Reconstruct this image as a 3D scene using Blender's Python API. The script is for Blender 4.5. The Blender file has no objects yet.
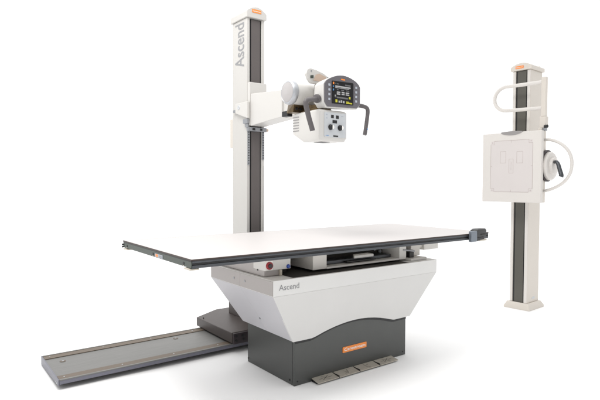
import bpy, bmesh, math
from mathutils import Vector, Matrix

S = bpy.context.scene
C = S.collection
PI = math.pi

# ------------------------------------------------------------------ materials
def _new(name):
    m = bpy.data.materials.new(name); m.use_nodes = True
    nt = m.node_tree
    return m, nt, nt.nodes['Principled BSDF']

def paint(name, rgb, rough=0.4, metal=0.0, var=0.03, bump=0.04, scale=6.0, grain=420.0, spec=0.5, coat=0.0):
    """Surface with slight large-scale tone drift, roughness drift and a fine orange-peel bump."""
    m, nt, b = _new(name)
    tc = nt.nodes.new('ShaderNodeTexCoord')
    n1 = nt.nodes.new('ShaderNodeTexNoise'); n1.inputs['Scale'].default_value = scale; n1.inputs['Detail'].default_value = 5
    nt.links.new(tc.outputs['Object'], n1.inputs['Vector'])
    mr = nt.nodes.new('ShaderNodeMapRange')
    mr.inputs['From Min'].default_value = .3; mr.inputs['From Max'].default_value = .7
    mr.inputs['To Min'].default_value = 1 - var; mr.inputs['To Max'].default_value = 1 + var
    nt.links.new(n1.outputs['Fac'], mr.inputs['Value'])
    mx = nt.nodes.new('ShaderNodeVectorMath'); mx.operation = 'SCALE'
    mx.inputs[0].default_value = rgb
    nt.links.new(mr.outputs['Result'], mx.inputs['Scale'])
    nt.links.new(mx.outputs['Vector'], b.inputs['Base Color'])
    r2 = nt.nodes.new('ShaderNodeMapRange')
    r2.inputs['To Min'].default_value = max(.03, rough - .07); r2.inputs['To Max'].default_value = rough + .07
    nt.links.new(n1.outputs['Fac'], r2.inputs['Value'])
    nt.links.new(r2.outputs['Result'], b.inputs['Roughness'])
    b.inputs['Metallic'].default_value = metal
    b.inputs['Specular IOR Level'].default_value = spec
    b.inputs['Coat Weight'].default_value = coat
    if bump:
        n2 = nt.nodes.new('ShaderNodeTexNoise'); n2.inputs['Scale'].default_value = grain; n2.inputs['Detail'].default_value = 2
        nt.links.new(tc.outputs['Object'], n2.inputs['Vector'])
        bp = nt.nodes.new('ShaderNodeBump'); bp.inputs['Strength'].default_value = bump; bp.inputs['Distance'].default_value = .002
        nt.links.new(n2.outputs['Fac'], bp.inputs['Height']); nt.links.new(bp.outputs['Normal'], b.inputs['Normal'])
    return m

def brushed(name, rgb, rough=0.35, metal=0.8, stretch=(2, 90, 90)):
    m, nt, b = _new(name)
    tc = nt.nodes.new('ShaderNodeTexCoord'); mp = nt.nodes.new('ShaderNodeMapping'); mp.inputs['Scale'].default_value = stretch
    n = nt.nodes.new('ShaderNodeTexNoise'); n.inputs['Scale'].default_value = 5; n.inputs['Detail'].default_value = 6
    nt.links.new(tc.outputs['Object'], mp.inputs['Vector']); nt.links.new(mp.outputs['Vector'], n.inputs['Vector'])
    cr = nt.nodes.new('ShaderNodeValToRGB')
    cr.color_ramp.elements[0].position = .3; cr.color_ramp.elements[1].position = .7
    cr.color_ramp.elements[0].color = (*[c * .86 for c in rgb], 1); cr.color_ramp.elements[1].color = (*[min(1, c * 1.12) for c in rgb], 1)
    nt.links.new(n.outputs['Fac'], cr.inputs['Fac']); nt.links.new(cr.outputs['Color'], b.inputs['Base Color'])
    b.inputs['Metallic'].default_value = metal; b.inputs['Roughness'].default_value = rough
    return m

M = {}
M['floor'] = paint('white studio floor', (.94, .94, .94), .95, var=.004, bump=0, spec=0.0)
M['white'] = paint('white powder coat', (.625, .61, .585), .38, var=.012, coat=.08)
M['column_white'] = paint('column white coat', (.575, .56, .535), .36, var=.012)
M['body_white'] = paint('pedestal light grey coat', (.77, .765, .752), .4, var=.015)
M['body_low'] = paint('shaded lower front coat', (.69, .682, .668), .4, var=.015)  # pedestal coat darkened to paint in shade on the down-tilted front
M['side_grey'] = paint('shaded side band coat', (.40, .372, .362), .42, var=.02)  # pedestal coat darkened, shade of the left side put into the colour
M['side_lilac'] = paint('shaded side panel coat', (.535, .527, .555), .4, var=.015)  # left panel's shade and floor bounce put into the colour
M['frame_white'] = paint('underframe coat', (.64, .615, .58), .45, var=.03)
M['warm_white'] = paint('wall stand warm coat', (.655, .608, .55), .42, var=.012)
M['warm_light'] = paint('wall stand light panel coat', (.69, .658, .625), .4, var=.01)
M['gunmetal'] = paint('gunmetal base coat', (.074, .077, .074), .36, metal=.25, var=.06, spec=.6)
M['carriage'] = paint('brown black carriage coat', (.055, .044, .041), .45, metal=.1, var=.08)
M['bracket'] = paint('dark purple brown plate', (.035, .026, .030), .45, var=.08)
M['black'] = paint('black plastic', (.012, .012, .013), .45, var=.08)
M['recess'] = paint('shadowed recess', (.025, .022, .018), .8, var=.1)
M['belt'] = paint('grey brown belt cover', (.112, .098, .095), .5, var=.04)
M['belt_olive'] = paint('olive grey belt cover', (.092, .087, .074), .5, var=.04)
M['alu'] = brushed('anodised aluminium', (.175, .173, .166), .5, .35)
M['alu_dark'] = brushed('dark anodised extrusion', (.085, .09, .098), .36, .7)
M['end_green'] = paint('green grey end plate', (.055, .068, .056), .45, var=.05)
M['tan_strip'] = brushed('tan oxide strip', (.135, .106, .080), .55, .3)
M['rail_edge'] = paint('blue grey rail edge', (.15, .15, .185), .4, metal=.3, var=.05)
M['grip_grey'] = paint('grey grip plastic', (.30, .285, .28), .5)
M['silver'] = brushed('silver ring', (.50, .515, .54), .38, .6, (6, 6, 6))
M['cap_grey'] = paint('tube end cap coat', (.44, .42, .418), .38, var=.015)
M['bronze'] = paint('bronze bracket', (.15, .105, .055), .38, metal=.75, var=.3, scale=25)
M['grey_plastic'] = paint('grey handle rubber', (.105, .095, .098), .5, var=.05, bump=.1)
M['bezel'] = paint('grey bezel plastic', (.13, .122, .135), .45, var=.03)
M['screen'] = paint('dark glass display', (.008, .008, .009), .12, var=.02, bump=0)
M['btn'] = paint('pale blue grey key', (.42, .45, .50), .45)
M['panel_grey'] = paint('blue grey control panel', (.56, .58, .60), .35, var=.015)
M['orange'] = paint('orange label', (.90, .27, .045), .4, var=.02, bump=0)
M['ink_white'] = paint('white ink', (.9, .88, .85), .5, bump=0)
M['ink_grey'] = paint('grey ink', (.29, .29, .30), .5, bump=0)
M['ink_pedal'] = paint('worn dark ink', (.11, .10, .088), .6, bump=0)
M['ink_dark'] = paint('dark ink', (.03, .028, .026), .6, bump=0)
M['line_pink'] = paint('grey pink marking line', (.46, .385, .37), .5, bump=0)
M['seam'] = paint('seam shadow', (.30, .29, .29), .6, bump=0)
M['pedal'] = brushed('bare steel pedal', (.48, .445, .385), .5, .3)
M['red'] = paint('red knob', (.30, .012, .018), .35, bump=0)
M['blue'] = paint('blue button', (.02, .07, .38), .3, bump=0)
M['tabletop'] = paint('white laminate', (.555, .53, .52), .5, var=.008, bump=.01, grain=900, spec=.12)
M['edge_brown'] = paint('brown laminate edge', (.045, .030, .025), .5)
M['cream'] = paint('cream plastic', (.56, .51, .43), .45)
M['tan'] = paint('tan inner panel', (.58, .45, .36), .5)
M['steel'] = paint('grey cast metal', (.33, .34, .36), .4, metal=.5)
M['yellow'] = paint('yellow display block', (.55, .52, .03), .5, bump=0)
M['sky_blue'] = paint('blue display block', (.08, .25, .50), .5, bump=0)
M['scr_grey'] = paint('grey display block', (.42, .42, .42), .5, bump=0)
M['scr_dim'] = paint('dim display block', (.13, .13, .135), .5, bump=0)
M['blade_blue'] = paint('blue grey clamp metal', (.20, .225, .26), .38, metal=.5)

# ------------------------------------------------------------------ mesh builder
class MB:
    def __init__(s): s.bm = bmesh.new()
    def box(s, x0, x1, y0, y1, z0, z1):
        v = [s.bm.verts.new((x, y, z)) for z in (z0, z1) for (x, y) in ((x0, y0), (x1, y0), (x1, y1), (x0, y1))]
        for f in ((3, 2, 1, 0), (4, 5, 6, 7), (0, 1, 5, 4), (1, 2, 6, 5), (2, 3, 7, 6), (3, 0, 4, 7)):
            s.bm.faces.new([v[i] for i in f])
        return s
    def hull(s, pts):
        b = bmesh.new()
        for p in pts: b.verts.new(p)
        r = bmesh.ops.convex_hull(b, input=b.verts[:])
        bmesh.ops.delete(b, geom=[g for g in r['geom_interior'] + r['geom_unused'] if isinstance(g, bmesh.types.BMVert)], context='VERTS')
        bmesh.ops.dissolve_limit(b, angle_limit=math.radians(1), verts=b.verts[:], edges=b.edges[:])
        me = bpy.data.meshes.new('tmp'); b.to_mesh(me); b.free(); s.bm.from_mesh(me); bpy.data.meshes.remove(me)
        return s
    def prism(s, pts, axis, a, b):
        """polygon pts (2-D) extruded along axis: X -> pts are (y,z); Y -> (x,z); Z -> (x,y)"""
        def P(p, t):
            return {'X': (t, p[0], p[1]), 'Y': (p[0], t, p[1]), 'Z': (p[0], p[1], t)}[axis]
        A = [s.bm.verts.new(P(p, a)) for p in pts]; B = [s.bm.verts.new(P(p, b)) for p in pts]
        n = len(pts)
        s.bm.faces.new(A); s.bm.faces.new(B[::-1])
        for i in range(n): s.bm.faces.new([A[i], B[i], B[(i + 1) % n], A[(i + 1) % n]])
        return s
    def lathe(s, prof, origin, axis, n=48):
        """prof: list of (radius, distance along axis)"""
        o = Vector(origin); ax = Vector(axis).normalized()
        u = ax.orthogonal().normalized(); w = ax.cross(u)
        rings = []
        for r, d in prof:
            if r < 1e-6: rings.append([s.bm.verts.new(o + ax * d)])
            else: rings.append([s.bm.verts.new(o + ax * d + (u * math.cos(2 * PI * k / n) + w * math.sin(2 * PI * k / n)) * r) for k in range(n)])
        for A, B in zip(rings, rings[1:]):
            for k in range(n):
                k2 = (k + 1) % n
                if len(A) == 1 and len(B) == 1: continue
                if len(A) == 1: s.bm.faces.new([A[0], B[k], B[k2]])
                elif len(B) == 1: s.bm.faces.new([A[k], A[k2], B[0]])
                else: s.bm.faces.new([A[k], A[k2], B[k2], B[k]])
        return s
    def cyl(s, origin, axis, r, h, n=32):
        return s.lathe([(0, 0), (r, 0), (r, h), (0, h)], origin, axis, n)
    def tube(s, pts, r, n=14, flat=1.0, caps=True):
        """swept tube; r is one radius or a list; flat squashes the second axis"""
        P = [Vector(p) for p in pts]
        R = r if isinstance(r, (list, tuple)) else [r] * len(P)
        t0 = (P[1] - P[0]).normalized(); u = t0.orthogonal().normalized()
        rings = []
        for i, p in enumerate(P):
            t = ((P[min(i + 1, len(P) - 1)] - P[max(i - 1, 0)])).normalized()
            u = (u - t * u.dot(t)).normalized(); w = t.cross(u)
            rings.append([s.bm.verts.new(p + (u * math.cos(2 * PI * k / n) + w * math.sin(2 * PI * k / n) * flat) * R[i]) for k in range(n)])
        for A, B in zip(rings, rings[1:]):
            for k in range(n): s.bm.faces.new([A[k], A[(k + 1) % n], B[(k + 1) % n], B[k]])
        if caps: s.bm.faces.new(rings[0][::-1]); s.bm.faces.new(rings[-1])
        return s
    def poly(s, pts):
        s.bm.faces.new([s.bm.verts.new(p) for p in pts]); return s
    def build(s, name, mat, parent=None, bevel=0.0, smooth=False, seg=2, label=None):
        bm = s.bm
        bmesh.ops.recalc_face_normals(bm, faces=bm.faces[:])
        root = parent
        off = Vector((0, 0, 0))
        if parent is not None:
            while root.parent: root = root.parent
            off = root['_org'] if '_org' in root else (0, 0, 0)
            off = Vector(off)
        bmesh.ops.translate(bm, verts=bm.verts[:], vec=-off)
        me = bpy.data.meshes.new(name); bm.to_mesh(me); bm.free()
        me.materials.append(mat)
        o = bpy.data.objects.new(name, me); C.objects.link(o)
        if parent is not None: o.parent = parent
        if label: o['label'] = label
        if smooth or bevel:
            for p in me.polygons: p.use_smooth = True
            me.set_sharp_from_angle(angle=math.radians(38))
        if bevel:
            b = o.modifiers.new('edge', 'BEVEL'); b.width = bevel; b.segments = seg; b.limit_method = 'ANGLE'; b.angle_limit = math.radians(30)
            b.harden_normals = True
        return o

def arc(cx, cy, rx, ry, a0, a1, n):
    return [(cx + rx * math.cos(math.radians(a0 + (a1 - a0) * k / n)), cy + ry * math.sin(math.radians(a0 + (a1 - a0) * k / n))) for k in range(n + 1)]

def smooth_path(pts, n=8):
    """Catmull-Rom through the points"""
    P = [Vector(p) for p in pts]; out = []
    for i in range(len(P) - 1):
        p0 = P[max(i - 1, 0)]; p1 = P[i]; p2 = P[i + 1]; p3 = P[min(i + 2, len(P) - 1)]
        for k in range(n):
            t = k / n
            out.append(.5 * ((2 * p1) + (p2 - p0) * t + (2 * p0 - 5 * p1 + 4 * p2 - p3) * t * t + (3 * p1 - p0 - 3 * p2 + p3) * t ** 3))
    out.append(P[-1]); return out

def thing(name, label, cat, loc, org=None, rotz=0, group=None):
    """Empty at the thing's base; org = the point of build space that sits at the empty"""
    o = bpy.data.objects.new(name, None); C.objects.link(o)
    o.location = loc; o.rotation_euler = (0, 0, rotz); o.empty_display_size = .1
    o['label'] = label; o['category'] = cat
    o['_org'] = tuple(loc if org is None else org)
    if group: o['group'] = group
    return o

def text(body, name, mat, parent, origin, xdir, ydir, length=None, height=None, bold=0.0, depth=.0004):
    """lettering as a flat mesh; origin = left end of the base line"""
    cu = bpy.data.curves.new(name, 'FONT'); cu.body = body; cu.size = 1; cu.offset = bold; cu.resolution_u = 6
    t = bpy.data.objects.new(name, cu); C.objects.link(t)
    bpy.context.view_layer.update()
    me = bpy.data.meshes.new_from_object(t.evaluated_get(bpy.context.evaluated_depsgraph_get()))
    bpy.data.objects.remove(t); bpy.data.curves.remove(cu)
    xs = [v.co.x for v in me.vertices]; ys = [v.co.y for v in me.vertices]
    sx = length / (max(xs) - min(xs)); sy = height / max(ys) if height else sx
    X = Vector(xdir).normalized(); Y = Vector(ydir).normalized(); N = X.cross(Y)
    root = parent
    while root.parent: root = root.parent
    off = Vector(root['_org']); x0 = min(xs)
    for v in me.vertices:
        v.co = Vector(origin) - off + X * ((v.co.x - x0) * sx) + Y * (v.co.y * sy) + N * depth
    me.materials.clear(); me.materials.append(mat)
    me.name = name
    o = bpy.data.objects.new(name, me); C.objects.link(o); o.parent = parent
    return o

# ------------------------------------------------------------------ setting: white floor
m = MB()
m.lathe([(0, 0), (4, 0), (12, 0), (40, 0), (160, 0)], (1, 1, 0), (0, 0, 1), 96)
fl = m.build('floor', M['floor']); fl['kind'] = 'structure'

# ================================================================== RADIOGRAPHY TABLE
T = thing('radiography_table', 'white flat topped x-ray table on a flared pedestal with a dark gunmetal base', 'x-ray table', (1.08, .48, 0))

# dark base
ARCH = [(.79, .2365), (.815, .2435), (.845, .2525), (.88, .261), (.92, .2695), (.965, .2765), (1.01, .2815), (1.06, .2840), (1.11, .2835),
        (1.16, .2795), (1.21, .2725), (1.255, .2640), (1.30, .2530), (1.34, .2420), (1.37, .2340)]
bo = [(.67, 0.0), (1.496, 0.0), (1.496, .236)] + [(x, z + .004) for x, z in ARCH[::-1]] + [(.67, .238)]
b = MB().prism(bo, 'Y', .245, .70).build('base', M['gunmetal'], T, .003)
for y, z in ((.69, .022), (.285, .022)):
    MB().cyl((.669, y, z), (-1, 0, 0), .0045, .002, 16).build('screw', M['black'], b)
for xx in (.69, 1.47):
    MB().cyl((xx, .244, .022), (0, -1, 0), .0035, .0015, 16).build('screw', M['black'], b)
# vertical corner seam on the base side
MB().box(.6688, .6702, .262, .2635, .012, .222).build('seam', M['black'], b)

# flared body -------------------------------------------------------
XL, XR, YF, YB, ZT, ZM, ZB = .505, 1.71, .19, .83, .562, .485, .234
xl, xr, yf, yb = .651, 1.515, .230, .722
bd = MB()
bd.hull([(XL, YF, ZM), (XR, YF, ZM), (XL, YB, ZM), (XR, YB, ZM), (XL, YF, ZT), (XR, YF, ZT), (XL, YB, ZT), (XR, YB, ZT)])
body = bd.build('body', M['body_white'], T, .0015, seg=2)
# left band facing plate, two plates meeting at a fine seam
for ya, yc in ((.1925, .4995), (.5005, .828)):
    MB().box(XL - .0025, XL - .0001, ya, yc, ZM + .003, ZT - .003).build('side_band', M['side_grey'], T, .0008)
# left flared panel
def lp(y_t, z):
    k = (ZM - z) / (ZM - ZB)
    return XL + (xl - XL) * k
def side_y(front, z):
    k = (ZM - z) / (ZM - ZB)
    return YF + (yf - YF) * k if front else YB + (yb - YB) * k
def slab(quad, nrm, t):
    n = Vector(nrm).normalized() * t
    return [Vector(q) for q in quad] + [Vector(q) + n for q in quad]
nl = Vector((-(ZM - ZB), 0, -(xl - XL)))
zt, zb = ZM - .0006, ZB
q1 = [(XL, YF + .002, zt), (XL, .4995, zt), (xl, .4695, zb), (xl, yf + .002, zb)]
q2 = [(XL, .5005, zt), (XL, YB - .002, zt), (xl, yb - .002, zb), (xl, .4705, zb)]
for q in (q1, q2):
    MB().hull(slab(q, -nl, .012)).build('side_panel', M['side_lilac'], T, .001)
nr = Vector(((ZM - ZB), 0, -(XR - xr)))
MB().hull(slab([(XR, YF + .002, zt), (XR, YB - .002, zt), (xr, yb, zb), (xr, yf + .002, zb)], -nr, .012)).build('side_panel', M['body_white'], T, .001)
nb = Vector((0, (ZM - ZB), -(YB - yb)))
MB().hull(slab([(XL, YB, zt), (XR, YB, zt), (xr, yb, zb), (xl, yb, zb)], -nb, .012)).build('back_panel', M['body_white'], T, .001)
# front flared panel with the arched lower edge
arch = [(.651, .2335), (.72, .2325), (.768, .2325)]
arch += [(.79, .2365), (.815, .2435), (.845, .2525), (.88, .261), (.92, .2695), (.965, .2765), (1.01, .2815), (1.06, .2840), (1.11, .2835),
         (1.16, .2795), (1.21, .2725), (1.255, .2640), (1.30, .2530), (1.34, .2420), (1.37, .2340)]
arch += [(1.385, .2320), (1.44, .2325), (1.515, .2335)]
def fy(z):
    return YF + (yf - YF) * (ZM - z) / (ZM - ZB)
fp = MB()
outl = [(XL, ZM - .0001)] + arch + [(XR, ZM - .0001)]
A = [fp.bm.verts.new((x, fy(z), z)) for x, z in outl]
B = [fp.bm.verts.new((x, fy(z) + .011, z)) for x, z in outl]
fp.bm.faces.new(A); fp.bm.faces.new(B[::-1])
for i in range(len(A)): fp.bm.faces.new([A[i], B[i], B[(i + 1) % len(A)], A[(i + 1) % len(A)]])
front = fp.build('front_panel', M['body_low'], T)
# black strip standing in for the shadow gap under the arch
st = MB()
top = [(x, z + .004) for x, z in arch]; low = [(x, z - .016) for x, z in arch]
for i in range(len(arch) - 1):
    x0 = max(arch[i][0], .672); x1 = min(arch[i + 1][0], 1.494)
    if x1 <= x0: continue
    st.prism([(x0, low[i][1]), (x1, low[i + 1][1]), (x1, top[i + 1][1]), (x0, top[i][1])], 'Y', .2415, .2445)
st.build('arch_shadow_strip', M['black'], T)
for y, z in ((.56, .523), (.449, .523)):
    MB().cyl((XL - .0025, y, z), (-1, 0, 0), .0055, .0025, 18).build('screw', M['steel'], body)
MB().cyl((lp(0, .31) - .001, .468, .31), nl, .005, .003, 18).build('screw', M['steel'], body)
text('Ascend', 'lettering', M['ink_grey'], body, (.537, YF - .0006, .512), (1, 0, 0), (0, 0, 1), .120, .027, bold=.004)
# company label on the base
def rrect(x0, x1, z0, z1, r, n=6):
    return (arc(x1 - r, z1 - r, r, r, 0, 90, n) + arc(x0 + r, z1 - r, r, r, 90, 180, n) + arc(x0 + r, z0 + r, r, r, 180, 270, n) + arc(x1 - r, z0 + r, r, r, 270, 360, n))
lb = MB().prism(rrect(.992, 1.170, .1075, .1385, .004), 'Y', .2425, .2449).build('brand_label', M['orange'], T)
text('Carestream', 'lettering', M['ink_white'], lb, (1.003, .2424, .1165), (1, 0, 0), (0, 0, 1), .157, .0165, bold=.012)

# foot pedals -------------------------------------------------------
px = [.772, .918, 1.066, 1.219, 1.369]
for i in range(4):
    x0, x1 = px[i] + .003, px[i + 1] - .003
    pts = [(x0, .182, .008), (x1, .182, .008), (x1 + .004, .2435, .0155), (x0 + .004, .2435, .0155)]
    pd = MB().hull(slab(pts, (0, 0, 1), .004)).build('foot_pedal', M['pedal'], T, .001)
    cx = (x0 + x1) / 2 + .002
    def P(dx, t):   # t: 0 front .. 1 back, on the pedal's top
        return Vector((cx + dx, .182 + .0615 * t, .008 + .0075 * t + .0046))
    def bar(mb, a, c, w=.0035):
        a = P(*a); c = P(*c); d = (c - a).normalized(); s_ = Vector((-d.y, d.x, 0)).normalized() * w / 2
        mb.poly([a + s_, a - s_, c - s_, c + s_])
    k = MB()
    if i in (0, 3):
        bar(k, (-.026, .25), (.026, .75)); bar(k, (-.014, .85), (.016, .15))
        bar(k, (-.042, .5), (-.016, .5)); bar(k, (.016, .5), (.042, .5))
    elif i == 1:
        bar(k, (-.012, .75), (.002, .25)); bar(k, (.002, .25), (.014, .8)); bar(k, (-.02, .3), (-.008, .3))
    else:
        bar(k, (-.010, .8), (-.006, .25)); bar(k, (-.006, .25), (.016, .25)); bar(k, (.004, .6), (.018, .7))
    k.build('pedal_symbol', M['ink_pedal'], pd)
    if i < 3:
        MB().box(px[i + 1] - .0026, px[i + 1] + .0026, .186, .2435, .004, .019).build('pedal_gap', M['black'], T)
MB().box(.78, 1.365, .2, .2445, .001, .0075).build('pedal_tray', M['black'], T)

# tabletop ----------------------------------------------------------
L, W, H = 1.963, .812, .7314
MB().box(.003, L - .003, .003, W - .003, H - .0055, H).build('tabletop', M['tabletop'], T, .0008)
MB().box(.0005, L - .0005, .0005, W + .003, H - .0066, H - .0002).build('edge_band', M['edge_brown'], T, .0006)
# front and rear rails as grooved extrusions: profile in (y, z)
def rail_prof(y0, s):
    pr = [(.001, .7245), (0, .7235), (0, .7165), (.005, .715), (.005, .7085), (0, .707), (0, .6965), (.001, .6955), (.022, .6955), (.022, .7245)]
    return [(y0 + s * y, z) for y, z in pr]
fr = MB().prism(rail_prof(.0, 1), 'X', .004, L - .004).build('accessory_rail', M['alu_dark'], T, .0008)
MB().box(.0045, L - .0045, .0045, .0065, .7087, .7148).build('groove_liner', M['black'], fr)
rr = MB().prism(rail_prof(W, -1), 'X', .004, L - .004).build('accessory_rail', M['alu_dark'], T, .0008)
MB().box(.0045, L - .0045, W - .0065, W - .0045, .7087, .7148).build('groove_liner', M['black'], rr)
for k, z in enumerate((.7115, .700)):
    MB().cyl((-.0005, W - .004, z), (-1, 0, 0), .0045, .006, 14).build('rail_end_plug', M['black'], rr)
for xa, xb in ((.0005, .004), (L - .004, L - .0005)):
    ep = MB().box(xa, xb, .002, W - .002, .697, .7215).build('end_plate', M['end_green'], T, .0006)
    MB().box(xa + .0002, xb - .0002, .002, W - .002, .7217, .7246).build('end_trim', M['black'], T)
    if xa < 1:
        for y in (.751, .398, .071):
            MB().cyl((.0004, y, .7085), (-1, 0, 0), .0058, .0016, 18).build('screw_hole', M['black'], ep)
            MB().box(-.0010, .0004, y - .005, y + .005, .6985, .7015).build('hole_bottom', M['cream'], ep)  # cream bottom of each hole
        lab = MB().box(-.0012, .0004, .285, .372, .6995, .7145).build('rating_label', M['btn'], ep)
        MB().box(-.0018, -.0012, .335, .362, .7015, .7125).build('label_mark', M['orange'], lab)
        for z in (.703, .7065, .710):
            MB().box(-.0018, -.0012, .292, .326, z - .0008, z + .0008).build('label_line', M['ink_grey'], lab)
# core under the laminate
MB().box(.03, L - .03, .03, W - .03, .699, .7246).build('core', M['frame_white'], T)
# cream release tabs under the corners
for x, y in ((-.006, .004), (-.006, W - .07)):
    MB().box(x + .002, x + .042, y, y + .055, .6880, .6945).build('release_tab', M['cream'], T, .002)

# underframe ----------------------------------------------------------
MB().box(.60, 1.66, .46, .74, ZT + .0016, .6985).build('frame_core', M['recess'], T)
f1 = MB().box(.525, .625, .30, .77, ZT + .0015, .6985).build('frame_block', M['side_grey'], T, .002)
MB().cyl((.5245, .36, .592), (-1, 0, 0), .005, .002, 16).build('screw', M['black'], f1)
sb = MB().box(.5225, .676, .288, .40, .593, .698).build('switch_box', M['white'], T, .003)
MB().box(.5235, .566, .2865, .2882, .597, .642).build('warning_plate', M['ink_white'], sb, .001)
MB().lathe([(0, 0), (.0195, 0), (.0195, .006), (.017, .010), (0, .010)], (.545, .2866, .619), (0, -1, 0), 28).build('stop_knob', M['red'], sb, smooth=True)
MB().lathe([(0, 0), (.012, 0), (.010, .007), (0, .008)], (.545, .2764, .619), (0, -1, 0), 24).build('stop_knob_centre', M['bracket'], sb, smooth=True)
MB().lathe([(0, 0), (.0105, 0), (.0105, .004), (.008, .008), (0, .009)], (.660, .288, .606), (0, -1, 0), 24).build('blue_button', M['blue'], sb, smooth=True)
MB().box(.610, .622, .285, .299, ZT + .0005, .592).build('latch_clip', M['cream'], T, .001)
MB().box(.63, .70, .36, .44, ZT + .0018, .592).build('cable_block', M['recess'], T, .002)
MB().box(.63, 1.47, .204, .46, ZT + .0002, ZT + .0012).build('trough_shade', M['recess'], T)  # flat dark plate painting the shade of an open trough
# middle housing with the cassette tray
MB().box(.80, .893, .262, .48, ZT + .012, .6985).build('frame_block', M['frame_white'], T, .003)
MB().box(.70, .815, .40, .47, .64, .6985).build('frame_beam', M['frame_white'], T, .002)
MB().box(.8935, 1.455, .262, .33, ZT + .010, .582).build('tray_sill', M['white'], T, .002)
MB().box(.8935, 1.455, .325, .45, .650, .6985).build('tray_lintel', M['frame_white'], T, .002)
MB().box(.90, 1.45, .40, .41, .581, .649).build('tray_back', M['recess'], T)
tr = MB().box(.92, 1.44, .318, .399, .584, .602).build('cassette_tray', M['alu_dark'], T, .002)
MB().hull([(1.11, .285, .606), (1.265, .285, .606), (1.11, .285, .622), (1.265, .285, .622), (1.13, .318, .603), (1.245, .318, .603), (1.13, .318, .626), (1.245, .318, .626)]).build('tray_handle', M['white'], tr, .004)
MB().box(1.062, 1.288, .290, .317, .5875, .5935).build('tray_lip', M['black'], tr, .001)
for xx, zz in ((.945, .628), (1.372, .630), (1.42, .612)):
    MB().cyl((xx, .397, zz), (0, -1, 0), .010, .012, 18).build('roller', M['steel'], T, smooth=True)
MB().box(1.4555, 1.515, .262, .46, ZT + .010, .655).build('frame_block', M['white'], T, .003)
MB().box(1.52, 1.595, .33, .45, ZT + .001, .6985).build('frame_block', M['recess'], T)
lv = MB().hull([(1.485, .255, .625), (1.575, .245, .612), (1.485, .29, .632), (1.58, .275, .618), (1.485, .255, .632), (1.575, .245, .621), (1.485, .29, .638), (1.58, .275, .625)]).build('brake_lever', M['steel'], T, .003)
MB().box(1.545, 1.585, .262, .30, .564, .611).build('lever_socket', M['black'], T, .002)
MB().box(1.516, 1.66, .225, .33, ZT + .0005, .577).build('frame_foot', M['white'], T, .003)
MB().box(1.60, 1.685, .30, .46, .5775, .660).build('frame_block', M['frame_white'], T, .003)
MB().box(1.60, 1.86, .34, .50, .660, .6985).build('frame_beam', M['frame_white'], T, .003)
MB().box(1.725, 1.865, .30, .39, .606, .6595).build('end_bracket', M['white'], T, .004)
MB().box(1.64, 1.7245, .315, .385, .622, .6595).build('end_bracket', M['frame_white'], T, .003)

# ------------------------------------------------------------------ clamp on the table's right front corner
K = thing('rail_clamp', 'small dark grey clamp gripping the right front end of the table rail', 'clamp', (1.88, -.01, .66))
MB().box(1.79, 1.846, -.024, -.001, .684, .748).build('jaw', M['blade_blue'], K, .005, seg=3)
kb = MB().hull([(1.847, -.020, .708), (1.952, -.012, .708), (1.958, .02, .708), (1.847, .03, .733), (1.847, -.020, .748), (1.87, -.018, .757), (1.945, -.014, .757), (1.962, -.008, .748), (1.962, .02, .748), (1.94, .03, .757), (1.87, .03, .757), (1.847, .03, .748)])
kb.build('grip_body', M['black'], K, .006, seg=3)
MB().box(1.89, 1.945, -.0192, -.0145, .722, .726).build('grip_slot', M['recess'], K)
MB().hull([(1.847, -.020, .686), (1.885, -.018, .69), (1.93, -.016, .708), (1.847, -.020, .708), (1.847, -.002, .686), (1.885, -.002, .69), (1.93, -.002, .708), (1.847, -.002, .708)]).build('lower_jaw', M['black'], K, .003)
MB().hull([(1.89, -.014, .684), (1.955, -.014, .684), (1.955, .015, .684), (1.89, .015, .684), (1.89, -.014, .691), (1.96, -.014, .694), (1.96, .015, .694), (1.89, .015, .691)]).build('release_tab', M['cream'], K, .002)
MB().box(1.905, 1.935, -.01, -.002, .691, .708).build('tab_stem', M['bracket'], K)

K.location.x -= .034

# ================================================================== FLOOR RAIL
F = thing('floor_rail', 'long low grey metal floor rail with tan edge strips running out to the left', 'floor rail', (.6, 1.11, 0))
rx0, rx1, ry0, ry1 = -.296, 1.42, .893, 1.333
MB().box(rx0 + .006, rx1, ry0 + .012, ry1 - .012, .036, .0455).build('track_plate', M['alu'], F, .001)
MB().box(rx0 + .03, rx1, ry0 + .07, ry1 - .02, .002, .0358).build('support_beam', M['recess'], F)
for ya, yc in ((ry0 + .0125, ry0 + .068), (ry1 - .068, ry1 - .0125)):
    e = MB().box(rx0 + .007, rx1 - .001, ya, yc, .0456, .0495).build('edge_strip', M['tan_strip'], F, .0008)
    for xx in (-.26, .03, .32, .6):
        MB().cyl((xx, (ya + yc) / 2, .0495), (0, 0, 1), .004, .0012, 14).build('screw', M['silver'], e)
for ya, yc, zl in ((ry0, ry0 + .012, .027), (ry1 - .012, ry1, .008)):
    MB().box(rx0 + .006, rx1, ya, yc, zl, .0455).build('side_lip', M['rail_edge'], F, .0008)
    MB().box(rx0 + .006, rx1, ya - .001, yc - .0005, .0457, .0512).build('lip_cap', M['alu'], F, .0008)
MB().prism([(ry0, .022), (ry0, .0515), (ry1, .0515), (ry1, .003)], 'X', rx0, rx0 + .0055).build('end_plate', M['rail_edge'], F, .001)
for xx, yy in ((-.213, 1.188), (.45, 1.212)):
    o = MB().lathe([(0, 0), (.016, 0), (.016, .0016), (.012, .0022), (0, .0022)], (xx, yy, .0455), (0, 0, 1), 28).build('floor_anchor', M['tan_strip'], F, smooth=True)
    MB().cyl((xx, yy, .0477), (0, 0, 1), .007, .001, 6).build('anchor_bolt', M['steel'], o)
for yy in (ry0 + .03, ry0 + .055):
    MB().cyl((rx0, yy, .028), (-1, 0, 0), .004, .0015, 12).build('screw', M['silver'], F)

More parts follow.
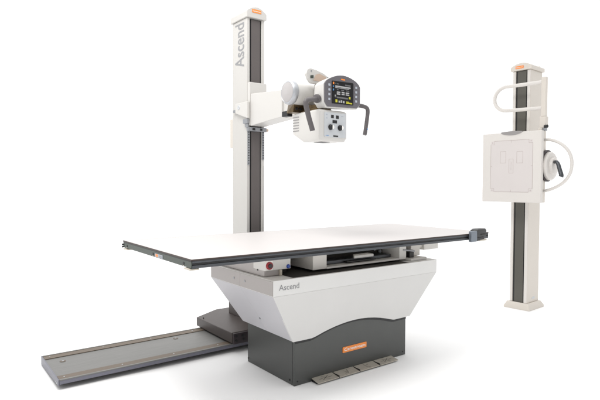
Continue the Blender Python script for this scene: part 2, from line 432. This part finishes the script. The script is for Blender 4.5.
# ================================================================== TUBE STAND
U = thing('tube_stand', 'tall white x-ray tube stand with vertical dark channel behind the table', 'x-ray tube stand', (.92, 1.11, 0.0515))
cb = MB().hull([(.668, .882, .056), (.668, 1.372, .056), (1.25, 1.372, .056), (1.25, .882, .056),
                (.668, .882, .122), (.668, 1.372, .112), (1.25, .882, .122), (1.25, 1.372, .13),
                (.815, .975, .150), (.815, 1.368, .147), (1.25, .975, .150), (1.25, 1.368, .147)]).build('carriage_base', M['carriage'], U, .004)
MB().box(.82, 1.0, 1.128, 1.130, .1470, .1502).build('cover_seam', M['black'], cb)
MB().box(.835, 1.02, 1.0, 1.225, .1475, .26).build('column_foot', M['carriage'], U, .004)
br = MB().box(.672, 1.25, .866, .8815, .053, .1185).build('drive_plate', M['bracket'], U, .002)
for xx, zz in ((.69, .103), (.735, .1), (.69, .074), (.74, .076)):
    MB().cyl((xx, .866, zz), (0, -1, 0), .008, .004, 18).build('bolt', M['black'], br, smooth=True)
for xx, yy in ((.685, 1.3), (.72, .99)):
    MB().cyl((xx, yy, .118), (0, 0, 1), .004, .006, 12).build('screw', M['black'], cb)

c0, c1, cf, ck, cz = .856, .986, 1.02, 1.205, 2.078
col = MB().prism([(c0, cf), (.877, cf), (.877, 1.037), (.9655, 1.037), (.9655, cf), (c1, cf), (c1, ck), (c0, ck)], 'Z', .149, cz).build('column', M['column_white'], U, .003, seg=3)
MB().box(.8775, .965, 1.0285, 1.0365, .15, cz - .004).build('channel_lining', M['black'], col)
MB().box(.8895, .9565, 1.0245, 1.0280, .152, cz - .006).build('belt_cover', M['belt'], col, .001)
for xx in (.8635, .979):
    MB().box(xx - .0008, xx + .0008, cf - .0006, cf + .0005, .15, 1.14).build('strip_groove', M['seam'], col)
text('Ascend', 'lettering', M['ink_grey'], col, (c0 - .0005, 1.058, 1.775), (0, 0, 1), (0, 1, 0), .284, .112, bold=.010)
# cap: arched front
capx0, capx1 = .846, .996
pr = [(capx0, 2.079), (capx1, 2.079), (capx1, 2.117)] + [(capx1 - t * (capx1 - capx0), 2.118 + .034 * math.sin(PI * t) ** .9) for t in [k / 16 for k in range(1, 16)]] + [(capx0, 2.117)]
cap = MB().prism(pr, 'Y', 1.006, 1.218).build('column_cap', M['column_white'], U, .004, seg=3)
cl = MB().box(.885, .953, 1.004, 1.0058, 2.112, 2.134).build('brand_label', M['orange'], cap, .0006)
text('Carestream', 'lettering', M['ink_white'], cl, (.890, 1.0038, 2.119), (1, 0, 0), (0, 0, 1), .058, .0085, bold=.01)
# perforated rack strips below the carriage
for xa, xb, z0 in ((.8585, .8755, 1.142), (.9675, .9845, 1.178)):
    s_ = MB().box(xa, xb, 1.0155, 1.0195, z0, 1.37).build('rack_strip', M['steel'], col, .0005)
    h = MB()
    z = z0 + .012
    while z < 1.36:
        h.box(xa + .005, xb - .005, 1.0148, 1.0154, z - .003, z + .003); z += .0165
    h.build('rack_holes', M['black'], s_)
MB().box(.852, .99, .995, 1.0195, 1.358, 1.384).build('stop_bracket', M['steel'], U, .002)
MB().box(.882, .902, .9935, .9948, 1.364, 1.378).build('buffer', M['black'], U)
MB().box(.94, .956, .9935, .9948, 1.364, 1.378).build('buffer', M['black'], U)
MB().cyl((.99, 1.005, 1.371), (1, 0, 0), .009, .014, 16).build('stop_knob', M['tan'], U, smooth=True)

# carriage sleeve and arm ---------------------------------------------
MB().box(.858, .984, .988, 1.0185, 1.392, 1.667).build('carriage', M['white'], U, .003, seg=3)
sl = MB().hull([(.836, .985, 1.435), (.836, 1.138, 1.482), (.836, .985, 1.543), (.836, 1.138, 1.543), (.8555, .985, 1.435), (.8555, 1.138, 1.482), (.8555, .985, 1.543), (.8555, 1.138, 1.543)]).build('carriage_sleeve', M['white'], U, .004, seg=3)
MB().lathe([(0, 0), (.015, 0), (.013, .003), (.006, .003), (.005, .001), (0, .001)], (.8358, 1.09, 1.514), (-1, 0, 0), 28).build('sleeve_bolt', M['panel_grey'], sl, smooth=True)
MB().box(.838, .8555, 1.139, 1.172, 1.488, 1.506).build('cable_entry', M['steel'], sl, .003)
MB().box(.840, .8550, .99, 1.045, 1.405, 1.4345).build('lock_block', M['steel'], sl, .002)
MB().box(.846, .8550, .995, 1.03, 1.382, 1.405).build('lock_foot', M['steel'], sl, .002)
MB().box(.858, .93, 1.2055, 1.243, 1.262, 1.452).build('counterweight_guide', M['warm_white'], U, .002)
arm = MB().hull([(.862, .987, 1.389), (.970, .987, 1.389), (.862, .987, 1.592), (.970, .987, 1.592),
                 (.862, .639, 1.411), (.970, .639, 1.411), (.862, .639, 1.567), (.970, .639, 1.567)]).build('arm', M['white'], U, .003, seg=3)
MB().hull([(.874, .6395, 1.437), (.958, .6395, 1.437), (.874, .6395, 1.556), (.958, .6395, 1.556), (.874, .47, 1.437), (.958, .47, 1.437), (.874, .47, 1.55), (.958, .47, 1.55)]).build('inner_arm', M['white'], U, .002)
MB().box(.878, .954, .49, .6385, 1.4175, 1.4365).build('arm_slide', M['black'], U)
MB().box(.866, .966, .475, .6385, 1.407, 1.4170).build('arm_tray', M['frame_white'], U, .001)
MB().box(.868, .8775, .575, .63, 1.4175, 1.433).build('slide_stop', M['steel'], U, .001)

# x-ray tube ------------------------------------------------------------
ty, tz = .405, 1.506
tb = MB().lathe([(0, .012), (.057, .012), (.060, .03), (.060, .150), (.056, .158), (.056, .19), (.050, .198), (0, .198)], (.735, ty, tz), (1, 0, 0), 64).build('tube_housing', M['white'], U, smooth=True)
MB().lathe([(.0515, .002), (.0535, .0), (.0565, .001), (.0625, .009), (.0640, .016), (.0640, .030), (.0625, .032), (.0590, .032)], (.733, ty, tz), (1, 0, 0), 64).build('end_ring', M['silver'], tb, smooth=True)
MB().lathe([(0, -.001), (.050, -.001), (.0524, .0005), (.0524, .008), (0, .008)], (.733, ty, tz), (1, 0, 0), 64).build('end_cap', M['cap_grey'], tb, smooth=True)
# swivel mount of bronze coloured brackets
MB().lathe([(0, 0), (.066, 0), (.066, .012), (.058, .014), (.058, .030), (0, .030)], (.885, .325, 1.4065), (0, 0, 1), 40).build('swivel_ring', M['bronze'], U, smooth=True)
MB().hull([(.79, .43, 1.408), (.845, .43, 1.408), (.79, .49, 1.408), (.845, .49, 1.408), (.775, .40, 1.452), (.86, .40, 1.452), (.80, .49, 1.455), (.87, .49, 1.455)]).build('tube_bracket', M['bronze'], U, .003)
MB().box(.846, .95, .40, .488, 1.412, 1.4455).build('tube_bracket', M['bronze'], U, .003)
for xx in (.80, .828):
    MB().cyl((xx, .4155, 1.428), (0, -.8, -.3), .007, .01, 14).build('bracket_bolt', M['black'], U)
MB().box(.80, .835, .495, .55, 1.395, 1.425).build('swivel_lock', M['black'], U, .003)

# control console --------------------------------------------------------
oc = [(.817, 1.440), (.817, 1.532), (.826, 1.545)] + [(.826 + t * (1.052 - .826), 1.539 + .049 * math.sin(PI * (.10 + .80 * t)) - .006 * (1 - t) - .001 * t) for t in [k / 12 for k in range(1, 12)]] + [(1.052, 1.548), (1.061, 1.535), (1.061, 1.446), (1.040, 1.424), (.836, 1.416)]
cx_, cz_ = .94, 1.49
def scl(p, s, dz=0): return [(cx_ + (x - cx_) * s, cz_ + (z - cz_) * s + dz) for x, z in p]
con_front, con_back = scl(oc, 1.035, -.003), scl(oc, .97, -.002)
con = MB(); A = [con.bm.verts.new((x, .2005, z)) for x, z in con_front]; Bm = [con.bm.verts.new((x, .222, z)) for x, z in con_front]; B = [con.bm.verts.new((x, .282, z)) for x, z in con_back]
con.bm.faces.new(A); con.bm.faces.new(B[::-1])
for P_, Q_ in ((A, Bm), (Bm, B)):
    for i in range(len(A)): con.bm.faces.new([P_[i], Q_[i], Q_[(i + 1) % len(A)], P_[(i + 1) % len(A)]])
con = con.build('control_console', M['white'], U, .004, seg=3)
MB().prism(oc, 'Y', .193, .200).build('bezel', M['bezel'], con, .003, seg=3)
SCREEN = [(.862, 1.437), (.862, 1.546), (.866, 1.549), (1.006, 1.552), (1.010, 1.548), (1.010, 1.439), (1.006, 1.436), (.866, 1.434)]
lab = MB().box(.924, .950, .1912, .1928, 1.5585, 1.5655).build('brand_label', M['orange'], con)
for zz in (1.526, 1.502, 1.478, 1.454):
    MB().box(.8385, .8515, .1905, .1928, zz - .006, zz + .006).build('button', M['btn'], con, .002)
    MB().box(1.0235, 1.0365, .1905, .1928, zz - .001, zz + .011).build('button', M['btn'], con, .002)
scr_mb = MB().prism(SCREEN, 'Y', .1915, .1927); scr_mats = [M['screen']]; scr_idx = [0] * len(scr_mb.bm.faces)
def scr(mat, rects):
    if mat not in scr_mats: scr_mats.append(mat)
    for x0, x1, z0, z1 in rects:
        scr_mb.poly([(x0, .1911, z0), (x1, .1911, z0), (x1, .1911, z1), (x0, .1911, z1)]); scr_idx.append(scr_mats.index(mat))
sx, sz = .862, 1.436      # lower left of the screen; size .148 x .114
def rs(l): return [(sx + a * .148, sx + c * .148, sz + d * .114, sz + e * .114) for a, c, d, e in l]
scr(M['orange'], rs([(.04, .10, .84, .94)]))
scr(M['sky_blue'], rs([(.04, .09, .72, .78), (.04, .09, .56, .64)]))
scr(M['end_green'], rs([(.14, .20, .86, .92)]))
scr(M['scr_grey'], rs([(.15, .86, .735, .80), (.15, .80, .69, .715)]))
scr(M['scr_dim'], rs([(.22, .32, .86, .90), (.60, .86, .84, .90), (.22, .30, .60, .64), (.42, .55, .60, .64), (.64, .80, .60, .64), (.22, .74, .24, .31), (.16, .20, .26, .34), (.30, .42, .14, .18)]))
scr(M['scr_grey'], rs([(.22, .38, .48, .54), (.44, .58, .49, .55), (.63, .80, .49, .55), (.22, .38, .40, .46), (.44, .58, .41, .46), (.63, .80, .41, .46), (.13, .18, .30, .38), (.30, .37, .05, .17), (.40, .47, .05, .17), (.50, .58, .05, .15)]))
scr(M['yellow'], rs([(.16, .25, .05, .18), (.78, .86, .26, .36), (.66, .94, .04, .10), (.66, .80, .11, .14)]))
so = scr_mb.build('screen', M['screen'], con)
for mm in scr_mats[1:]: so.data.materials.append(mm)
for p_, i_ in zip(so.data.polygons, scr_idx): p_.material_index = i_
MB().box(.865, 1.0, .2825, .345, 1.448, 1.552).build('console_neck', M['white'], U, .004)
# moulded cover arching over the neck with a tan inner face
tc = MB().prism([(.812, 1.572), (.800, 1.60), (.806, 1.622), (.825, 1.632), (.87, 1.627), (.92, 1.614), (.955, 1.596), (.965, 1.553), (.83, 1.553)], 'Y', .325, .343).build('top_cover', M['white'], U, .004, seg=3)
MB().prism([(.845, 1.568), (.862, 1.600), (.885, 1.609), (.93, 1.596), (.935, 1.568)], 'Y', .3225, .3245).build('cover_inset', M['tan'], tc)
MB().prism([(.826, 1.578), (.826, 1.592), (.845, 1.596), (.845, 1.580)], 'Y', .3215, .3245).build('cover_latch', M['end_green'], tc)
for xx, zz in ((.832, 1.616), (.945, 1.594)):
    MB().cyl((xx, .3245, zz), (0, -1, 0), .004, .002, 12).build('cover_screw', M['steel'], tc)
# two grey handles
hl = [(.812, .240, 1.455), (.785, .225, 1.452), (.730, .205, 1.441), (.709, .200, 1.435), (.701, .198, 1.428), (.699, .197, 1.416), (.703, .195, 1.397), (.713, .190, 1.350), (.727, .184, 1.300), (.731, .183, 1.285)]
h1 = MB().tube(smooth_path(hl, 5), .0128, 14, .85).build('handle', M['grey_plastic'], con, smooth=True)
MB().lathe([(0, 0), (.021, 0), (.023, .006), (.021, .016), (.010, .019), (0, .019)], (.805, .235, 1.456), (-1, -.25, 0), 28).build('handle_boss', M['grey_plastic'], h1, smooth=True)
hr = [(1.045, .24, 1.443), (1.075, .222, 1.446), (1.105, .208, 1.441), (1.121, .203, 1.433), (1.124, .20, 1.418), (1.120, .198, 1.395), (1.110, .195, 1.35), (1.096, .19, 1.30), (1.092, .19, 1.287)]
h2 = MB().tube(smooth_path(hr, 5), .0125, 14, .85).build('handle', M['grey_plastic'], con, smooth=True)
MB().cyl((1.1015, .1795, 1.317), (-.1, -1, .05), .004, .0015, 12).build('handle_button', M['sky_blue'], h2)

# collimator ---------------------------------------------------------------
co = MB().hull([(.79, .205, 1.262), (.79, .205, 1.395), (.978, .205, 1.395), (.978, .205, 1.262), (.80, .212, 1.243), (.968, .212, 1.243),
                (.79, .432, 1.29), (.79, .432, 1.392), (.978, .432, 1.392), (.978, .432, 1.29), (.80, .35, 1.243), (.968, .35, 1.243),
                (.80, .22, 1.404), (.968, .22, 1.404), (.80, .42, 1.400), (.968, .42, 1.400)]).build('collimator', M['white'], U, .006, seg=3)
cp = MB().prism(rrect(.822, .968, 1.262, 1.389, .006), 'Y', .2022, .2046).build('control_panel', M['panel_grey'], co, .0006)
for x0, x1, z0, z1 in ((.866, .884, 1.360, 1.377), (.899, .918, 1.359, 1.376), (.876, .906, 1.335, 1.351)):
    MB().box(x0, x1, .2008, .2021, z0, z1).build('indicator', M['black'], cp, .0006)
for xx in (.862, .926):
    kn = MB().lathe([(0, 0), (.0145, 0), (.0145, .004), (.0125, .005), (.0125, .014), (.011, .016), (0, .016)], (xx, .2021, 1.313), (0, -1, 0), 32).build('knob', M['black'], cp, smooth=True)
    MB().prism([(xx + .001, 1.3238)] + arc(xx + .001, 1.313, .0108, .0108, 90, -90, 12)[1:], 'Y', .1848, .1858).build('knob_face', M['ink_white'], kn)
MB().box(.882, .914, .2008, .2021, 1.2655, 1.2725).build('panel_slot', M['black'], cp)
for x0, x1, z0, z1 in ((.832, .836, 1.268, 1.272), (.839, .850, 1.269, 1.272)):
    MB().box(x0, x1, .2016, .2021, z0, z1).build('panel_mark', M['sky_blue'], cp)
for x0, x1, z0, z1 in ((.832, .842, 1.374, 1.379), (.832, .842, 1.356, 1.361), (.935, .95, 1.372, 1.375)):
    MB().box(x0, x1, .2016, .2021, z0, z1).build('panel_mark', M['btn'], cp)
for k in range(6):
    z = 1.377 - k * .0145
    MB().box(.7885, .7899, .375, .428, z - .0022, z + .0022).build('vent_slot', M['seam'], co)
MB().box(.85, .91, .262, .322, 1.2415, 1.2428).build('light_window', M['black'], co)

# ================================================================== WALL STAND (local frame)
O = (3.092, .385, 0)
Wd = thing('wall_stand', 'white upright bucky wall stand with square detector panel standing apart at right', 'x-ray wall stand', O, (0, 0, 0), math.radians(4))
# local axes: -x faces the table, y to the back
bp = MB().hull([(-.006, -.033, 0), (.262, -.033, 0), (.262, .183, 0), (-.006, .183, 0), (-.006, -.033, .016), (.262, -.033, .016), (.262, .183, .016), (-.006, .183, .016),
                (.012, -.013, .054), (.236, -.013, .054), (.236, .163, .054), (.012, .163, .054)]).build('base_plate', M['warm_white'], Wd, .002)
kx0, kx1, ky0, ky1 = .02, .226, 0.0, .146
wc = MB().prism([(kx0, ky0), (kx1, ky0), (kx1, ky1), (kx0, ky1), (kx0, .122), (kx0 + .015, .122), (kx0 + .015, .028), (kx0, .028)], 'Z', .0545, 1.948).build('column', M['warm_white'], Wd, .003, seg=3)
MB().box(kx0 + .0070, kx0 + .0148, .0285, .1215, .056, 1.946).build('channel_lining', M['black'], wc)
MB().box(kx0 + .0035, kx0 + .0066, .0365, .1085, .058, 1.944).build('belt_cover', M['belt_olive'], wc, .001)
MB().box(kx0 - .001, kx0 - .0001, .1245, .1435, .056, 1.945).build('edge_trim', M['warm_light'], wc)
MB().box(kx0 - .001, kx0 - .0001, .0015, .0265, .056, 1.945).build('edge_trim', M['warm_light'], wc)
MB().prism(arc(.135, .088, .03, .009, 0, 360, 24)[:-1], 'Y', -.0012, -.0001).build('rating_sticker', M['panel_grey'], wc)
wy0, wy1 = -.014, .162
pr = [(wy0, 1.949), (wy1, 1.949), (wy1, 1.979)] + [(wy1 - t * (wy1 - wy0), 1.980 + .028 * math.sin(PI * t) ** .9) for t in [k / 14 for k in range(1, 14)]] + [(wy0, 1.979)]
wcap = MB().prism(pr, 'X', .004, .24).build('column_cap', M['warm_white'], Wd, .004, seg=3)
MB().lathe([(0, 0), (.025, 0), (.018, .014), (0, .018)], (.205, .03, 1.985), (0, 0, 1), 24).build('cap_stud', M['warm_white'], wcap, smooth=True)
wl = MB().box(.002, .0038, .052, .118, 1.963, 1.984).build('brand_label', M['orange'], wcap)
text('Carestream', 'lettering', M['ink_white'], wl, (.0018, .113, 1.970), (0, -1, 0), (0, 0, 1), .056, .0085, bold=.01)
# detector panel
p0, p1 = -.203, -.168
dp = MB().box(p0, p1, -.196, .281, .884, 1.431).build('detector_panel', M['warm_light'], Wd, .006, seg=3)
def line(k, y0, z0, y1, z1, w=.0022, x=p0 - .0006):
    if abs(y1 - y0) > abs(z1 - z0): k.poly([(x, y0, z0 - w / 2), (x, y1, z1 - w / 2), (x, y1, z1 + w / 2), (x, y0, z0 + w / 2)])
    else: k.poly([(x, y0 - w / 2, z0), (x, y0 + w / 2, z0), (x, y1 + w / 2, z1), (x, y1 - w / 2, z1)])
def loop(k, pts, **kw):
    for a, c in zip(pts, pts[1:] + pts[:1]): line(k, a[0], a[1], c[0], c[1], **kw)
MB().box(p0 - .0004, p0 + .001, -.128, .207, .966, 1.366).build('imaging_field', paint('imaging field tint', (.65, .608, .592), .4, var=.01), dp)
k = MB(); n = .03
ya, yc, za, zc = -.130, .209, .964, 1.368
loop(k, [(ya + n, zc), (yc - n, zc), (yc - n, zc - n * .9), (yc, zc - n * .9), (yc, za + n * .9), (yc - n, za + n * .9), (yc - n, za), (ya + n, za), (ya + n, za + n * .9), (ya, za + n * .9), (ya, zc - n * .9), (ya + n, zc - n * .9)])
def sq(y0, y1, z0, z1): loop(k, [(y0, z0), (y1, z0), (y1, z1), (y0, z1)])
sq(.083, .128, 1.193, 1.283); sq(-.053, -.006, 1.190, 1.279); sq(.022, .056, 1.112, 1.222)
line(k, .039, 1.20, .039, 1.178); line(k, .039, 1.158, .039, 1.135)
line(k, .030, 1.168, .048, 1.168)
for y, z in ((ya + .014, zc - .012), (yc - .014, zc - .012), (ya + .014, za + .012), (yc - .014, za + .012)):
    line(k, y - .006, z, y + .006, z); line(k, y, z - .006, y, z + .006)
line(k, .039, zc, .039, zc - .018); line(k, .039, za, .039, za + .018)
line(k, ya, 1.166, ya + .012, 1.166); line(k, yc, 1.166, yc - .012, 1.166)
k.build('field_marking', M['line_pink'], dp)
MB().prism([(.128, 1.4325)] + [(.128 - .178 * t, 1.4325 + .007 * math.sin(PI * t) ** .6) for t in [q / 16 for q in range(1, 16)]] + [(-.05, 1.4325)] + [(-.05 + .178 * t, 1.431 - .024 * math.sin(PI * t) ** .6) for t in [q / 16 for q in range(1, 16)]], 'X', p0 - .004, p0 + .026).build('top_grip', M['grip_grey'], dp, .001)
# carrier behind the panel
MB().box(-.1665, .012, .03, .116, 1.02, 1.33).build('carrier', M['warm_white'], Wd, .004)
MB().box(-.1665, -.10, -.15, .0295, 1.09, 1.25).build('yoke_arm', M['warm_white'], Wd, .004)
sd = MB().box(-.1665, -.085, -.176, -.151, .885, 1.452).build('yoke_plate', M['warm_white'], Wd, .003)
MB().box(-.160, -.135, -.1775, -.1762, .905, 1.42).build('yoke_slot', M['recess'], sd)
MB().lathe([(0, 0), (.122, 0), (.122, .012), (0, .012)], (-.074, -.1765, 1.167), (0, -1, 0), 40).build('tilt_disc', M['bracket'], Wd, smooth=True)
hb = MB().lathe([(0, 0), (.108, 0), (.110, .004), (.110, .018), (.100, .028), (.066, .030), (.062, .050), (.050, .056), (0, .056)], (-.062, -.1890, 1.165), (0, -1, 0), 40).build('tilt_hub', M['warm_light'], Wd, smooth=True)
lev = smooth_path([(-.09, -.240, 1.192), (-.120, -.268, 1.193), (-.125, -.284, 1.178), (-.132, -.300, 1.135), (-.138, -.314, 1.095), (-.139, -.312, 1.082)], 6)
MB().tube(lev, [.012 + .005 * (i / len(lev)) for i in range(len(lev))], 14).build('tilt_lever', M['alu_dark'], hb, smooth=True)
pr = [(-.19, 1.362), (-.225, 1.360), (-.262, 1.348), (-.310, 1.320), (-.350, 1.278), (-.374, 1.225), (-.380, 1.170), (-.372, 1.115), (-.348, 1.067), (-.312, 1.030), (-.268, 1.003), (-.225, .985), (-.178, .972)]
MB().tube(smooth_path([(-.12, y, z) for y, z in [(-.174, 1.362)] + pr], 4), .0115, 14).build('grab_handle', M['warm_light'], Wd, smooth=True)
# overhead grab bar on its post
po = MB().box(-.139, -.104, -.190, -.156, 1.54, 1.838).build('handle_post', M['warm_white'], Wd, .003)
MB().box(-.144, -.098, -.196, -.150, 1.453, 1.5395).build('post_socket', M['warm_white'], Wd, .004)
MB().cyl((-.145, -.190, 1.462), (-.3, -1, 0), .012, .024, 18).build('post_screw', M['black'], Wd, smooth=True)
MB().box(-.150, -.11, -.196, -.1765, 1.43, 1.4525).build('post_latch', M['steel'], Wd, .002)
U_ = [(-.155, 1.803), (.02, 1.804), (.118, 1.806)] + arc(.128, 1.711, .100, .095, 88, -90, 14) + [(.118, 1.6155), (.02, 1.611), (-.155, 1.606)]
MB().tube([(-.122, y, z) for y, z in U_], .0145, 16).build('grab_bar', M['warm_light'], Wd, smooth=True)

# ------------------------------------------------------------------ camera (solved from the photograph's perspective)
cam = bpy.data.cameras.new('camera'); co_ = bpy.data.objects.new('camera', cam); C.objects.link(co_)
r = Vector((.80088604, -.59880614, .00357124)); u = Vector((.0164519, .02796474, .99947352)); f = Vector((.59859074, .80040564, -.03224807))
mat = Matrix((r, u, -f)).transposed().to_4x4(); mat.translation = Vector((-.82972274, -1.80255041, 1.02415354))
co_.matrix_world = mat
cam.sensor_width = 36; cam.sensor_fit = 'HORIZONTAL'; cam.lens = 509.694 / 600 * 36
cam.clip_start = .05; cam.clip_end = 500
S.camera = co_

# ------------------------------------------------------------------ light: white studio surround plus soft boxes
w = bpy.data.worlds.new('World'); S.world = w; w.use_nodes = True
nt = w.node_tree; bg = nt.nodes['Background']
tc = nt.nodes.new('ShaderNodeTexCoord')
def dot(v):
    d = nt.nodes.new('ShaderNodeVectorMath'); d.operation = 'DOT_PRODUCT'; d.inputs[1].default_value = v
    nt.links.new(tc.outputs['Generated'], d.inputs[0]); return d.outputs['Value']
def mrange(src, a, b, lo, hi):
    m_ = nt.nodes.new('ShaderNodeMapRange'); m_.interpolation_type = 'SMOOTHSTEP'
    for n_, v in (('From Min', a), ('From Max', b), ('To Min', lo), ('To Max', hi)): m_.inputs[n_].default_value = v
    nt.links.new(src, m_.inputs['Value']); return m_.outputs['Result']
def add(a, b):
    m_ = nt.nodes.new('ShaderNodeMath'); m_.operation = 'ADD'
    nt.links.new(a, m_.inputs[0]); nt.links.new(b, m_.inputs[1]); return m_.outputs['Value']
back = mrange(dot((.6, .8, 0)), -.2, .62, .48, 1.30)       # white backdrop beyond the equipment, dimmer studio behind the camera
top = mrange(dot((0, 0, 1)), .25, 1.0, 0.0, .92)           # added brightness overhead, lifts the floor to white
nt.links.new(add(back, top), bg.inputs['Strength'])
bg.inputs['Color'].default_value = (1, 1, 1, 1)

def area(name, loc, target, sx, sy, power, col=(1, 1, 1)):
    l = bpy.data.lights.new(name, 'AREA'); l.shape = 'RECTANGLE'; l.size = sx; l.size_y = sy; l.energy = power; l.color = col
    o = bpy.data.objects.new(name, l); C.objects.link(o); o.location = loc
    o.rotation_euler = (Vector(target) - Vector(loc)).to_track_quat('-Z', 'Y').to_euler()
    return o
area('key_softbox', (-.45, .25, 3.3), (.25, .35, .7), 1.3, 1.3, 52, (1, .985, .96))

S.view_settings.view_transform = 'Standard'; S.view_settings.look = 'None'; S.view_settings.exposure = 0; S.view_settings.gamma = 1
S.render.engine = 'CYCLES'
S.cycles.max_bounces = 8; S.cycles.diffuse_bounces = 4; S.cycles.glossy_bounces = 4
for o in list(bpy.data.objects):
    if '_org' in o: del o['_org']
